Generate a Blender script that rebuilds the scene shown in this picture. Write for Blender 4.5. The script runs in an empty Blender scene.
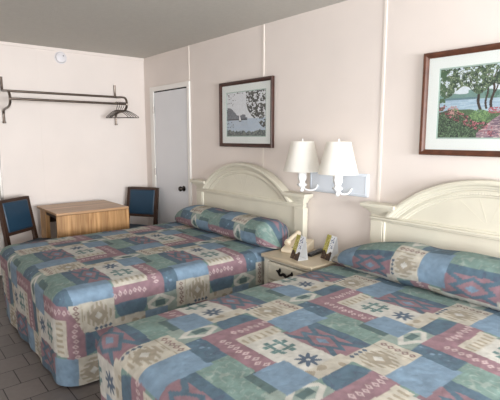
import bpy, bmesh, math, random
import numpy as np
from mathutils import Vector, Matrix
random.seed(7); RNG = np.random.default_rng(7)
S = bpy.context.scene
COL = S.collection
PI = math.pi

# ------------------------------------------------------------------ materials
def lin(c):
    return tuple(((v/255)/12.92 if v/255 <= .04045 else (((v/255)+.055)/1.055)**2.4) for v in c)

def mat(name, rgb, rough=.6, metal=0., var=.0, scale=8., bump=0., bscale=60., coat=0., stretch=None, spec=.5):
    m = bpy.data.materials.new(name); m.use_nodes = True
    nt = m.node_tree; N = nt.nodes; L = nt.links
    b = N['Principled BSDF']
    b.inputs['Roughness'].default_value = rough
    b.inputs['Metallic'].default_value = metal
    b.inputs['Specular IOR Level'].default_value = spec
    if coat: b.inputs['Coat Weight'].default_value = coat
    c = (*lin(rgb), 1)
    b.inputs['Base Color'].default_value = c
    tc = N.new('ShaderNodeTexCoord')
    src = tc.outputs['Object']
    if stretch:
        mp = N.new('ShaderNodeMapping'); mp.inputs['Scale'].default_value = stretch
        L.new(src, mp.inputs[0]); src = mp.outputs[0]
    if var:
        n = N.new('ShaderNodeTexNoise'); n.inputs['Scale'].default_value = scale; n.inputs['Detail'].default_value = 5
        L.new(src, n.inputs['Vector'])
        r = N.new('ShaderNodeMapRange'); r.inputs['From Min'].default_value = .3; r.inputs['From Max'].default_value = .7
        r.inputs['To Min'].default_value = 1-var; r.inputs['To Max'].default_value = 1+var
        L.new(n.outputs['Fac'], r.inputs['Value'])
        v = N.new('ShaderNodeVectorMath'); v.operation = 'SCALE'; v.inputs[0].default_value = c[:3]
        L.new(r.outputs[0], v.inputs['Scale']); L.new(v.outputs[0], b.inputs['Base Color'])
    if bump:
        n2 = N.new('ShaderNodeTexNoise'); n2.inputs['Scale'].default_value = bscale; n2.inputs['Detail'].default_value = 4
        L.new(src, n2.inputs['Vector'])
        bp = N.new('ShaderNodeBump'); bp.inputs['Strength'].default_value = bump; bp.inputs['Distance'].default_value = .01
        L.new(n2.outputs['Fac'], bp.inputs['Height']); L.new(bp.outputs[0], b.inputs['Normal'])
    return m

def attr_mat(name, rough=.8, var=.1, scale=18, bump=.25, bscale=30, sheen=0., coat=0.):
    m = bpy.data.materials.new(name); m.use_nodes = True
    nt = m.node_tree; N = nt.nodes; L = nt.links; b = N['Principled BSDF']
    b.inputs['Roughness'].default_value = rough
    if sheen: b.inputs['Sheen Weight'].default_value = sheen
    a = N.new('ShaderNodeAttribute'); a.attribute_name = 'pattern'
    tc = N.new('ShaderNodeTexCoord')
    n = N.new('ShaderNodeTexNoise'); n.inputs['Scale'].default_value = scale; n.inputs['Detail'].default_value = 6
    L.new(tc.outputs['Object'], n.inputs['Vector'])
    r = N.new('ShaderNodeMapRange'); r.inputs['From Min'].default_value = .3; r.inputs['From Max'].default_value = .7
    r.inputs['To Min'].default_value = 1-var; r.inputs['To Max'].default_value = 1+var
    L.new(n.outputs['Fac'], r.inputs['Value'])
    v = N.new('ShaderNodeVectorMath'); v.operation = 'SCALE'
    L.new(a.outputs['Color'], v.inputs[0]); L.new(r.outputs[0], v.inputs['Scale'])
    L.new(v.outputs[0], b.inputs['Base Color'])
    if bump:
        n2 = N.new('ShaderNodeTexNoise'); n2.inputs['Scale'].default_value = bscale; n2.inputs['Detail'].default_value = 3
        L.new(tc.outputs['Object'], n2.inputs['Vector'])
        bp = N.new('ShaderNodeBump'); bp.inputs['Strength'].default_value = bump; bp.inputs['Distance'].default_value = .01
        L.new(n2.outputs['Fac'], bp.inputs['Height']); L.new(bp.outputs[0], b.inputs['Normal'])
    return m

M = {}
M['wall'] = mat('wall_paint', (230, 221, 215), .55, var=.02, scale=3, bump=.05, bscale=120)
M['far'] = M['wall']
M['ceil'] = mat('ceiling_plaster', (194, 191, 184), .9, var=.03, scale=30, bump=.35, bscale=90)
M['batten'] = mat('white_batten', (238, 230, 222), .5)
M['door'] = mat('door_paint', (226, 228, 232), .45, var=.015, scale=4)
M['trim'] = mat('trim_paint', (238, 236, 232), .4)
M['gap'] = mat('dark_gap', (30, 28, 26), .8)
M['cream'] = mat('cream_lacquer', (215, 211, 195), .42, var=.03, scale=6, bump=.03, bscale=40)
M['creamtop_shade'] = mat('cream_lacquer_shaded', (188, 174, 150), .35, var=.03, scale=6)  # nightstand top: cream lacquer with the shade on it put into the colour
M['iron'] = mat('black_iron', (22, 20, 19), .4, metal=.6)
M['chrome'] = mat('aged_steel', (120, 110, 102), .28, metal=1., var=.1, scale=30)
M['knob'] = mat('dark_bronze', (60, 54, 50), .3, metal=.9)
M['walnut'] = mat('dark_walnut', (62, 42, 32), .45, var=.2, scale=12, stretch=(1, 1, .15))
M['vinyl'] = mat('blue_vinyl', (30, 60, 82), .38, var=.06, scale=10, bump=.05, bscale=200)
M['frame'] = mat('walnut_frame', (88, 52, 36), .4, var=.25, scale=25)
M['frame_dark'] = mat('mahogany_frame', (64, 36, 28), .35, var=.25, scale=25)
M['mat'] = mat('mat_board', (226, 232, 230), .8)
M['matin'] = mat('mat_bevel', (168, 190, 182), .8)
M['white'] = mat('white_enamel', (236, 238, 240), .35)
M['plate'] = mat('pale_plate', (214, 222, 232), .25, coat=.3)
M['black'] = mat('black_plastic', (20, 20, 22), .4)
M['grey'] = mat('grey_rubber', (110, 112, 116), .6)
M['phone'] = mat('beige_plastic', (222, 208, 184), .4)
M['phone_d'] = mat('grey_keys', (150, 142, 130), .5)
M['smoke'] = mat('detector_plastic', (226, 224, 228), .45)
M['mattress'] = mat('mattress_ticking', (225, 222, 214), .9)
M['hanger'] = mat('hanger_wire', (92, 84, 78), .35, metal=.9)
M['hanger_w'] = mat('white_hanger', (225, 222, 216), .4)
M['vent'] = mat('strike_steel', (150, 146, 140), .35, metal=.8)

def wood(name, c1, c2, axis='X', scale=3.):
    m = bpy.data.materials.new(name); m.use_nodes = True
    nt = m.node_tree; N = nt.nodes; L = nt.links; b = N['Principled BSDF']
    b.inputs['Roughness'].default_value = .4
    tc = N.new('ShaderNodeTexCoord'); mp = N.new('ShaderNodeMapping')
    L.new(tc.outputs['Object'], mp.inputs[0])
    mp.inputs['Scale'].default_value = (14, 14, .8) if axis == 'Z' else (.8, 14, 14)
    n = N.new('ShaderNodeTexNoise'); n.inputs['Scale'].default_value = scale; n.inputs['Detail'].default_value = 7; n.inputs['Distortion'].default_value = .6
    L.new(mp.outputs[0], n.inputs['Vector'])
    cr = N.new('ShaderNodeValToRGB')
    cr.color_ramp.elements[0].position = .32; cr.color_ramp.elements[0].color = (*lin(c1), 1)
    cr.color_ramp.elements[1].position = .68; cr.color_ramp.elements[1].color = (*lin(c2), 1)
    L.new(n.outputs['Fac'], cr.inputs[0])
    # broad board-to-board change of tone
    n2 = N.new('ShaderNodeTexNoise'); n2.inputs['Scale'].default_value = .8; n2.inputs['Detail'].default_value = 1
    L.new(mp.outputs[0], n2.inputs['Vector'])
    r = N.new('ShaderNodeMapRange'); r.inputs['From Min'].default_value = .3; r.inputs['From Max'].default_value = .7
    r.inputs['To Min'].default_value = .82; r.inputs['To Max'].default_value = 1.15
    L.new(n2.outputs['Fac'], r.inputs['Value'])
    v = N.new('ShaderNodeVectorMath'); v.operation = 'SCALE'
    L.new(cr.outputs[0], v.inputs[0]); L.new(r.outputs[0], v.inputs['Scale'])
    L.new(v.outputs[0], b.inputs['Base Color'])
    return m
M['oak'] = wood('oak_veneer', (150, 108, 66), (196, 154, 106), 'Z')
M['oaktop'] = wood('oak_top', (158, 122, 88), (188, 152, 116), 'X')

def floor_mat():
    m = bpy.data.materials.new('floor_tile'); m.use_nodes = True
    nt = m.node_tree; N = nt.nodes; L = nt.links; b = N['Principled BSDF']
    b.inputs['Roughness'].default_value = .5
    tc = N.new('ShaderNodeTexCoord'); mp = N.new('ShaderNodeMapping')
    mp.inputs['Location'].default_value = (-.072, -.04, 0)
    L.new(tc.outputs['Object'], mp.inputs[0])
    br = N.new('ShaderNodeTexBrick')
    br.offset = .5; br.squash = 1
    br.inputs['Scale'].default_value = 1
    br.inputs['Brick Width'].default_value = .2; br.inputs['Row Height'].default_value = .2
    br.inputs['Mortar Size'].default_value = .0035; br.inputs['Mortar Smooth'].default_value = .2
    br.inputs['Color1'].default_value = (*lin((114, 107, 104)), 1)
    br.inputs['Color2'].default_value = (*lin((104, 98, 96)), 1)
    br.inputs['Mortar'].default_value = (*lin((44, 38, 36)), 1)
    L.new(mp.outputs[0], br.inputs['Vector'])
    n = N.new('ShaderNodeTexNoise'); n.inputs['Scale'].default_value = 30; n.inputs['Detail'].default_value = 6
    L.new(tc.outputs['Object'], n.inputs['Vector'])
    r = N.new('ShaderNodeMapRange'); r.inputs['To Min'].default_value = .85; r.inputs['To Max'].default_value = 1.15
    L.new(n.outputs['Fac'], r.inputs['Value'])
    v = N.new('ShaderNodeVectorMath'); v.operation = 'SCALE'
    L.new(br.outputs['Color'], v.inputs[0]); L.new(r.outputs[0], v.inputs['Scale'])
    L.new(v.outputs[0], b.inputs['Base Color'])
    bp = N.new('ShaderNodeBump'); bp.inputs['Strength'].default_value = .4; bp.inputs['Distance'].default_value = .004; bp.invert = True
    L.new(br.outputs['Fac'], bp.inputs['Height']); L.new(bp.outputs[0], b.inputs['Normal'])
    return m
M['floor'] = floor_mat()

def shade_mat():
    m = bpy.data.materials.new('lamp_shade_fabric'); m.use_nodes = True
    nt = m.node_tree; N = nt.nodes; L = nt.links
    out = N['Material Output']; b = N['Principled BSDF']
    b.inputs['Base Color'].default_value = (*lin((252, 251, 248)), 1); b.inputs['Roughness'].default_value = .9
    t = N.new('ShaderNodeBsdfTranslucent'); t.inputs['Color'].default_value = (*lin((252, 250, 244)), 1)
    mx = N.new('ShaderNodeMixShader'); mx.inputs[0].default_value = .5
    L.new(b.outputs[0], mx.inputs[1]); L.new(t.outputs[0], mx.inputs[2]); L.new(mx.outputs[0], out.inputs[0])
    tc = N.new('ShaderNodeTexCoord'); w = N.new('ShaderNodeTexNoise'); w.inputs['Scale'].default_value = 120
    L.new(tc.outputs['Object'], w.inputs['Vector'])
    bp = N.new('ShaderNodeBump'); bp.inputs['Strength'].default_value = .1; bp.inputs['Distance'].default_value = .003
    L.new(w.outputs['Fac'], bp.inputs['Height']); L.new(bp.outputs[0], b.inputs['Normal'])
    return m
M['shade'] = shade_mat()

def glass_mat():
    m = bpy.data.materials.new('picture_glass'); m.use_nodes = True
    nt = m.node_tree; N = nt.nodes; L = nt.links
    N.remove(N['Principled BSDF'])
    t = N.new('ShaderNodeBsdfTransparent'); g = N.new('ShaderNodeBsdfGlossy'); g.inputs['Roughness'].default_value = .04
    f = N.new('ShaderNodeFresnel'); f.inputs['IOR'].default_value = 1.45
    mx = N.new('ShaderNodeMixShader')
    ge = N.new('ShaderNodeNewGeometry'); su = N.new('ShaderNodeMath'); su.operation = 'SUBTRACT'; su.inputs[0].default_value = 1.
    mu = N.new('ShaderNodeMath'); mu.operation = 'MULTIPLY'
    L.new(ge.outputs['Backfacing'], su.inputs[1]); L.new(su.outputs[0], mu.inputs[0]); L.new(f.outputs[0], mu.inputs[1])
    L.new(mu.outputs[0], mx.inputs[0]); L.new(t.outputs[0], mx.inputs[1]); L.new(g.outputs[0], mx.inputs[2])
    L.new(mx.outputs[0], N['Material Output'].inputs[0])
    return m
M['glass'] = glass_mat()
M['quilt'] = attr_mat('patchwork_quilt', .85, .12, 22, .35, 26, sheen=.0)
M['print'] = attr_mat('printed_paper', .6, .06, 60, 0)

# ------------------------------------------------------------------ mesh helpers
class MB:
    def __init__(s): s.v = []; s.f = []
    def add(s, vs, fs):
        o = len(s.v); s.v += [tuple(p) for p in vs]; s.f += [tuple(i+o for i in f) for f in fs]; return s
    def box(s, x0, x1, y0, y1, z0, z1, T=None):
        vs = [(x, y, z) for x in (x0, x1) for y in (y0, y1) for z in (z0, z1)]
        if T is not None: vs = [T @ Vector(p) for p in vs]
        return s.add(vs, [(0, 1, 3, 2), (4, 6, 7, 5), (0, 4, 5, 1), (2, 3, 7, 6), (0, 2, 6, 4), (1, 5, 7, 3)])
    def prism(s, poly, d, o=0):
        """poly: list of (a,b) -> (x=d0..d1, y=a, z=b)"""
        n = len(poly); d0, d1 = d
        vs = [(d0, a, b) for a, b in poly] + [(d1, a, b) for a, b in poly]
        fs = [tuple(range(n)), tuple(range(2*n-1, n-1, -1))] + [(i, (i+1) % n, n+(i+1) % n, n+i) for i in range(n)]
        return s.add(vs, fs)
    def tube(s, pts, r, n=10, cap=True, flat=1.):
        P = [Vector(p) for p in pts]; rs = r if isinstance(r, (list, tuple)) else [r]*len(P)
        vs = []; fs = []; up = None
        for i, p in enumerate(P):
            t = (P[min(i+1, len(P)-1)]-P[max(i-1, 0)]).normalized()
            if up is None:
                up = Vector((0, 0, 1)) if abs(t.z) < .9 else Vector((1, 0, 0))
            a = t.cross(up).normalized(); up = a.cross(t).normalized()
            for k in range(n):
                q = 2*PI*k/n
                vs.append(p + a*math.cos(q)*rs[i] + up*math.sin(q)*rs[i]*flat)
        for i in range(len(P)-1):
            for k in range(n):
                fs.append((i*n+k, i*n+(k+1) % n, (i+1)*n+(k+1) % n, (i+1)*n+k))
        if cap:
            fs.append(tuple(range(n-1, -1, -1))); fs.append(tuple((len(P)-1)*n+k for k in range(n)))
        return s.add(vs, fs)
    def lathe(s, prof, c=(0, 0, 0), n=32, capb=True, capt=True, T=None, mod=None):
        vs = []; fs = []
        for r, z in prof:
            for k in range(n):
                q = 2*PI*k/n; rr = r*(mod(q, z) if mod else 1)
                p = Vector((rr*math.cos(q), rr*math.sin(q), z))
                vs.append((T @ p if T is not None else p) + Vector(c))
        m = len(prof)
        for i in range(m-1):
            for k in range(n): fs.append((i*n+k, i*n+(k+1) % n, (i+1)*n+(k+1) % n, (i+1)*n+k))
        if capb: fs.append(tuple(range(n-1, -1, -1)))
        if capt: fs.append(tuple((m-1)*n+k for k in range(n)))
        return s.add(vs, fs)
    def build(s, name, m, parent=None, bevel=0., seg=2, smooth=35, sub=0):
        me = bpy.data.meshes.new(name); me.from_pydata(s.v, [], s.f); me.update()
        bm = bmesh.new(); bm.from_mesh(me); bmesh.ops.recalc_face_normals(bm, faces=bm.faces); bm.to_mesh(me); bm.free()
        if smooth:
            me.polygons.foreach_set('use_smooth', [True]*len(me.polygons)); me.set_sharp_from_angle(angle=math.radians(smooth))
        me.materials.append(m)
        o = bpy.data.objects.new(name, me); COL.objects.link(o)
        if parent: o.parent = parent
        if bevel:
            b = o.modifiers.new('bevel', 'BEVEL'); b.width = bevel; b.segments = seg; b.limit_method = 'ANGLE'; b.angle_limit = math.radians(40)
        if sub:
            u = o.modifiers.new('sub', 'SUBSURF'); u.levels = sub; u.render_levels = sub
        return o

def tag(o, label, cat, group=None):
    o['label'] = label; o['category'] = cat
    if group: o['group'] = group
    return o
def thing(name, label, cat, loc=(0, 0, 0), rz=0, group=None):
    o = bpy.data.objects.new(name, None); COL.objects.link(o); o.empty_display_size = .1
    o.location = loc; o.rotation_euler = (0, 0, rz)
    return tag(o, label, cat, group)
def struct(o): o['kind'] = 'structure'; return o
def copy_tree(o, parent=None):
    c = o.copy(); COL.objects.link(c)
    if parent: c.parent = parent
    for ch in list(o.children): copy_tree(ch, c)
    return c

def paint_grid(name, nx, ny, w, h, fn, m, parent=None, T=None, origin=(0, 0)):
    """flat painted sheet: local u right 0..1, v up 0..1, colour by fn(u,v)->sRGB array. lies in plane by T(u*w, v*h)"""
    u, v = np.meshgrid((np.arange(nx+1))/nx, (np.arange(ny+1))/ny)
    P = [T(a*w+origin[0], b*h+origin[1]) for a, b in zip(u.ravel(), v.ravel())]
    idx = lambda i, j: j*(nx+1)+i
    F = [(idx(i, j), idx(i+1, j), idx(i+1, j+1), idx(i, j+1)) for j in range(ny) for i in range(nx)]
    me = bpy.data.meshes.new(name); me.from_pydata(P, [], F); me.update()
    uc, vc = np.meshgrid((np.arange(nx)+.5)/nx, (np.arange(ny)+.5)/ny)
    c = fn(uc, vc); c = c+(c.mean(-1, keepdims=True)-c)*.2; c = c/255.
    c = np.where(c <= .04045, c/12.92, ((c+.055)/1.055)**2.4).reshape(-1, 3)
    c4 = np.concatenate([np.repeat(c, 4, 0), np.ones((len(c)*4, 1))], 1).astype(np.float32)
    a = me.attributes.new('pattern', 'FLOAT_COLOR', 'CORNER'); a.data.foreach_set('color', c4.ravel())
    me.materials.append(m)
    o = bpy.data.objects.new(name, me); COL.objects.link(o)
    if parent: o.parent = parent
    return o

# ------------------------------------------------------------------ room shell
XW, YF, ZC = 2.71, 5.30, 2.445
XL, YB = -1.7, -3.2
def slab(name, b, m):
    mb = MB(); mb.box(*b); return struct(mb.build(name, m, smooth=0))
slab('floor', (XL-.1, XW+.1, YB-.1, YF+.1, -.1, 0), M['floor'])
slab('ceiling', (XL-.1, XW+.1, YB-.1, YF+.1, ZC, ZC+.1), M['ceil'])
slab('wall_right', (XW, XW+.1, YB-.1, YF+.1, 0, ZC), M['wall'])
slab('wall_far', (XL-.1, XW, YF, YF+.1, 0, ZC), M['wall'])
V0, V1 = -2.4, -.6            # unseen window added for fill light, in the left wall behind the camera
lw = MB()
lw.box(XL-.1, XL, YB-.1, V0, 0, ZC); lw.box(XL-.1, XL, V1, YF, 0, ZC); lw.box(XL-.1, XL, V0, V1, 0, .7); lw.box(XL-.1, XL, V0, V1, 2.1, ZC)
struct(lw.build('wall_left', M['wall'], smooth=0))
lf = MB()
for y in (V0, V1-.05): lf.box(XL-.08, XL-.03, y, y+.05, .7, 2.1)
for z in (.7, 2.05): lf.box(XL-.08, XL-.03, V0+.05, V1-.05, z, z+.05)
fill_win = struct(lf.build('fill_window', M['trim'], smooth=0))
MB().box(XL-.06, XL-.055, V0+.04, V1-.04, .74, 2.06).build('pane', M['glass'], fill_win, smooth=0)
# wall behind the camera, with a wide window opening
WX0, WX1, WZ0, WZ1 = -.2, 2.5, .7, 2.1
wb = MB()
wb.box(XL, WX0, YB-.1, YB, 0, ZC); wb.box(WX1, XW, YB-.1, YB, 0, ZC)
wb.box(WX0, WX1, YB-.1, YB, 0, WZ0); wb.box(WX0, WX1, YB-.1, YB, WZ1, ZC)
struct(wb.build('wall_back', M['wall'], smooth=0))
wf = MB()
for x in (WX0, (WX0+WX1)/2-.025, WX1-.05): wf.box(x, x+.05, YB-.08, YB-.03, WZ0, WZ1)
for z in (WZ0, WZ1-.05): wf.box(WX0+.05, WX1-.05, YB-.08, YB-.03, z, z+.05)
win = struct(wf.build('window_1', M['trim'], smooth=0))
wp = MB(); wp.box(WX0+.04, WX1-.04, YB-.06, YB-.055, WZ0+.04, WZ1-.04); wp.build('pane', M['glass'], win, smooth=0)

# battens over the panel joints on the headboard wall
for i, (y, z0) in enumerate(((4.255, 2.09), (3.045, .1), (1.822, .1))):
    mb = MB(); mb.box(XW-.006, XW, y-.011, y+.011, z0, ZC); struct(mb.build('trim_%d' % (i+1), M['batten'], bevel=.002, smooth=0))
# narrow moulding along the top of the far wall
mb = MB(); mb.box(XL, XW, YF-.012, YF, ZC-.035, ZC); struct(mb.build('trim_4', M['wall'], bevel=.004, smooth=0))
# panel joint strips on the far wall, same paint
for i, x in enumerate((1.46,)):
    mb = MB(); mb.box(x-.006, x+.006, YF-.0015, YF, .1, ZC-.035); struct(mb.build('trim_%d' % (5+i), M['wall'], smooth=0))
mb = MB(); mb.box(1.09, XW, YF-.012, YF, 0, .09); struct(mb.build('baseboard_far', M['trim'], bevel=.003, smooth=0))
mb = MB(); mb.box(XW-.012, XW, YB, 4.22, 0, .09); mb.box(XW-.012, XW, 5.14, YF-.012, 0, .09); struct(mb.build('baseboard_right', M['trim'], bevel=.003, smooth=0))

# white flush door in the headboard wall
fr = MB()
fr.box(XW-.02, XW, 5.04, 5.13, 0, 2.075); fr.box(XW-.02, XW, 4.235, 4.285, 0, 2.075); fr.box(XW-.02, XW, 4.285, 5.04, 2.02, 2.075)
d1 = struct(fr.build('door_1', M['trim'], bevel=.004, smooth=0))
mb = MB(); mb.box(XW-.012, XW-.0005, 4.30, 5.03, .01, 2.005); mb.build('door_leaf', M['door'], d1, smooth=0)
mb = MB(); mb.box(XW-.004, XW-.0002, 4.285, 5.04, .0, 2.02); mb.build('door_gap', M['gap'], d1, smooth=0)
Tk = Matrix.Rotation(-PI/2, 4, 'Y')
mb = MB(); mb.lathe([(.032, .0), (.032, .006), (.012, .012), (.012, .03), (.026, .036), (.03, .05), (.024, .062), (.0, .064)], (XW-.012, 4.385, .893), 24, T=Tk)
mb.build('knob', M['knob'], d1)
for z in (.25, 1.05, 1.8):
    mb = MB(); mb.tube([(XW-.022, 5.035, z-.04), (XW-.022, 5.035, z+.04)], .006, 8); mb.build('hinge', M['vent'], d1)
# edge of a second door at the left of the far wall
mb = MB(); mb.box(1.005, 1.03, YF-.02, YF, 0, 2.1); mb.box(.1, .13, YF-.02, YF, 0, 2.1); mb.box(.13, 1.005, YF-.02, YF, 2.05, 2.1)
d2 = struct(mb.build('door_2', M['vent'], bevel=.003, smooth=0))
mb = MB(); mb.box(.14, .997, YF-.016, YF-.001, .01, 2.04); mb.build('door_leaf', M['trim'], d2, smooth=0)
mb = MB(); mb.box(.965, .99, YF-.022, YF-.016, .94, 1.06); mb.build('lock_plate', M['vent'], d2, smooth=0)

# ------------------------------------------------------------------ patchwork pattern
TN = 320
C_ = dict(blue=(94, 138, 176), dblue=(54, 96, 126), mauve=(146, 94, 110), green=(96, 142, 132), dgreen=(58, 96, 98), lgreen=(132, 160, 148),
          cream=(196, 188, 166), tan=(160, 146, 118), white=(200, 199, 188), teal=(70, 122, 122), pink=(206, 172, 172), navy=(54, 82, 116), brown=(122, 70, 74))
tile = np.zeros((TN, TN, 3)); tile[:] = C_['green']
gs, gt = np.meshgrid((np.arange(TN)+.5)/TN, (np.arange(TN)+.5)/TN, indexing='ij')
# wobbly seams
ws = gs + .004*np.sin(2*PI*(2*gt+.2)) + .0015*np.sin(2*PI*(5*gs+9*gt)); wt = gt + .004*np.sin(2*PI*(2*gs+.1)) + .0015*np.sin(2*PI*(8*gt-5*gs))
def inr(s0, s1, t0, t1, S_=None, T_=None):
    a = (ws if S_ is None else S_); b = (wt if T_ is None else T_)
    return (((a-s0) % 1) < (s1-s0)) & (((b-t0) % 1) < (t1-t0))
def rect(s0, s1, t0, t1, c): tile[inr(s0, s1, t0, t1)] = C_[c]
def loc(sc, tc): return (ws-sc+.5) % 1-.5, (wt-tc+.5) % 1-.5
def diamond(sc, tc, a, b, c):
    x, y = loc(sc, tc); tile[np.abs(x)/a+np.abs(y)/b < 1] = C_[c]
def vnoise(f, seed):
    r = np.random.default_rng(seed).random((f, f)); i = gs*f; j = gt*f
    i0 = i.astype(int) % f; j0 = j.astype(int) % f; fi = i-np.floor(i); fj = j-np.floor(j); i1 = (i0+1) % f; j1 = (j0+1) % f
    fi = fi*fi*(3-2*fi); fj = fj*fj*(3-2*fj)
    return (r[i0, j0]*(1-fi)+r[i1, j0]*fi)*(1-fj)+(r[i0, j1]*(1-fi)+r[i1, j1]*fi)*fj
# green panel with pale scribbles
rect(.44, .78, -.45, .22, 'green')
mk = inr(.46, .76, -.43, .2) & (np.abs(vnoise(26, 3)-.5) < .035); tile[mk] = C_['lgreen']
rect(.62, 1.0, .40, .84, 'green')
mk = inr(.62, 1.0, .62, .84) & (vnoise(30, 5) > .72); tile[mk] = C_['lgreen']
rect(.66, .80, .62, .84, 'dgreen')
# mauve panel with blue lattice
rect(.18, .44, -.42, .10, 'mauve')
x, y = loc(.31, -.16)
inn = inr(.18, .44, -.42, .10)
A_, B_ = np.abs(x)/.13, np.abs(y)/.25
lat = (np.abs(A_+B_-.66) < .13) | ((np.abs(A_-B_) < .17) & (A_+B_ > .6))
tile[inn & lat] = C_['dblue']
tile[inn & (A_+B_ < .24)] = C_['blue']
rect(.42, .50, -.40, .12, 'dblue')
mk = inr(.42, .50, -.40, .12) & (vnoise(22, 9) > .66); tile[mk] = C_['navy']
# plain blue
rect(.24, .62, .07, .33, 'blue')
# dark blue with squiggles
rect(.60, .80, .10, .40, 'dblue')
mk = inr(.61, .79, .11, .39) & (np.abs(vnoise(24, 11)-.5) < .07); tile[mk] = C_['navy']
mk = inr(.61, .79, .11, .39) & (vnoise(28, 12) > .8); tile[mk] = C_['blue']
# cream block with tan flame and a row of small diamonds
rect(.24, .62, .32, .60, 'cream')
x, y = loc(.385, .46)
fl = (np.abs(x)/.115 + np.abs(y)/.13 + .5*(np.floor((x+.5)*52) % 2-.5) < 1.0)
tile[fl & inr(.26, .51, .33, .57)] = C_['tan']
diamond(.385, .46, .035, .04, 'white')
tile[inr(.518, .524, .32, .60)] = C_['tan']
for t_ in (.355, .405, .455, .505, .555):
    diamond(.568, t_, .026, .024, 'brown'); diamond(.568, t_, .013, .012, 'cream')
# row of dots between cream and mauve
rect(.18, .45, .555, .60, 'cream')
for s_ in np.arange(.2, .45, .042): diamond(s_, .578, .019, .02, 'navy')
# pale green with white ring diamond
rect(.62, 1.02, .40, .62, 'lgreen')
diamond(.80, .49, .17, .105, 'white'); diamond(.80, .49, .105, .065, 'lgreen')
x, y = loc(.80, .49); tile[(np.abs(x) < .05) & (np.abs(y) < .03)] = C_['dgreen']
# dark arch
rect(.93, 1.24, .42, .62, 'green')
x, y = loc(1.08, .42); tile[(x/.15)**2+(y/.17)**2 < 1] = C_['dblue']
mk = ((x/.15)**2+(y/.17)**2 < .9) & (np.abs(vnoise(20, 15)-.5) < .05); tile[mk] = C_['navy']
# white ground with star, cream strip
rect(-.12, .2, -.36, .14, 'white')
rect(-.06, .26, -.46, -.35, 'cream')
mk = inr(-.06, .26, -.46, -.35) & (vnoise(18, 17) > .62); tile[mk] = C_['tan']
x, y = loc(.06, -.265); r_ = np.hypot(x, y); th = np.arctan2(y, x)
tile[r_ < .062+.022*np.cos(8*th)] = C_['navy']; tile[r_ < .012] = C_['white']
# blue square
rect(-.28, -.05, -.46, -.17, 'blue')
# mauve L with pale ovals
rect(-.24, .24, .22, .40, 'mauve'); rect(-.25, -.09, -.17, .40, 'mauve')
for s_ in np.arange(-.05, .24, .046):
    x, y = loc(s_, .31+.008*math.sin(s_*90)); q = np.abs(x)/.02+np.abs(y)/.03; tile[(q < 1) & (q > .4)] = C_['pink']
for t_ in np.arange(-.15, .30, .046):
    x, y = loc(-.17+.014*math.sin(t_*70), t_); q = np.abs(x)/.03+np.abs(y)/.02; tile[(q < 1) & (q > .4)] = C_['pink']
# comb strip
rect(-.10, .22, .12, .235, 'cream')
for s_ in np.arange(-.08, .22, .05): rect(s_, s_+.022, .13, .20, 'tan')
# white block, teal motif built of little blocks
rect(-.10, .20, -.18, .12, 'white')
u = .038
for i in range(-3, 4):
    for j in range(-3, 4):
        m_ = max(abs(i), abs(j)); n_ = min(abs(i), abs(j))
        if m_ == 1 or (m_ == 2 and n_ == 1):
            x, y = loc(.05+i*u, -.03+j*u); tile[(np.abs(x) < u*.47) & (np.abs(y) < u*.47)] = C_['teal']
x, y = loc(.05, -.03); tile[(np.abs(x) < .03) & (np.abs(y) < .03)] = C_['white']
# gentle print mottling
tile *= (1+.10*(vnoise(12, 21)-.5)+.10*(vnoise(40, 22)-.5))[..., None]
g_ = tile.mean(-1, keepdims=True); tile = g_+(tile-g_)*.66; tile = (138+(tile-138)*.80)*.97
tile = np.clip(tile, 0, 255)/255.
TILE = np.where(tile <= .04045, tile/12.92, ((tile+.055)/1.055)**2.4)
def sample(s, t):
    a = (s % 1)*TN-.5; b = (t % 1)*TN-.5
    i = np.floor(a).astype(int); j = np.floor(b).astype(int); fa = (a-i)[..., None]; fb = (b-j)[..., None]
    g = lambda i, j: TILE[i % TN, j % TN]
    return (g(i, j)*(1-fa)+g(i+1, j)*fa)*(1-fb)+(g(i, j+1)*(1-fa)+g(i+1, j+1)*fa)*fb

def quad_mesh(name, V, closed_u, C, m, parent=None, extra=None):
    """V: (rows, cols, 3); closed in cols when closed_u"""
    R, K, _ = V.shape
    cols = K if closed_u else K-1
    i, j = np.meshgrid(np.arange(R-1), np.arange(cols), indexing='ij'); j2 = (j+1) % K
    F = np.stack([i*K+j, i*K+j2, (i+1)*K+j2, (i+1)*K+j], -1).reshape(-1, 4)
    me = bpy.data.meshes.new(name)
    me.vertices.add(R*K); me.vertices.foreach_set('co', V.reshape(-1).astype(np.float32))
    n = len(F); me.loops.add(n*4); me.polygons.add(n)
    me.polygons.foreach_set('loop_start', np.arange(0, n*4, 4, dtype=np.int32))
    me.loops.foreach_set('vertex_index', F.reshape(-1).astype(np.int32))
    me.update(calc_edges=True); me.validate()
    me.polygons.foreach_set('use_smooth', np.ones(len(me.polygons), dtype=bool))
    a = me.attributes.new('pattern', 'FLOAT_COLOR', 'POINT')
    c4 = np.concatenate([C.reshape(-1, 3), np.ones((R*K, 1))], 1).astype(np.float32)
    a.data.foreach_set('color', c4.ravel())
    me.materials.append(m)
    o = bpy.data.objects.new(name, me); COL.objects.link(o)
    if parent: o.parent = parent
    return o

def snoise(x, y, seed, f):
    r = np.random.default_rng(seed); out = np.zeros_like(x)
    for k in range(6):
        a = r.random()*2*PI; out += np.sin((x*math.cos(a)+y*math.sin(a))*f*(.6+.8*r.random())*2*PI+r.random()*6.28)
    return out/6

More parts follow.
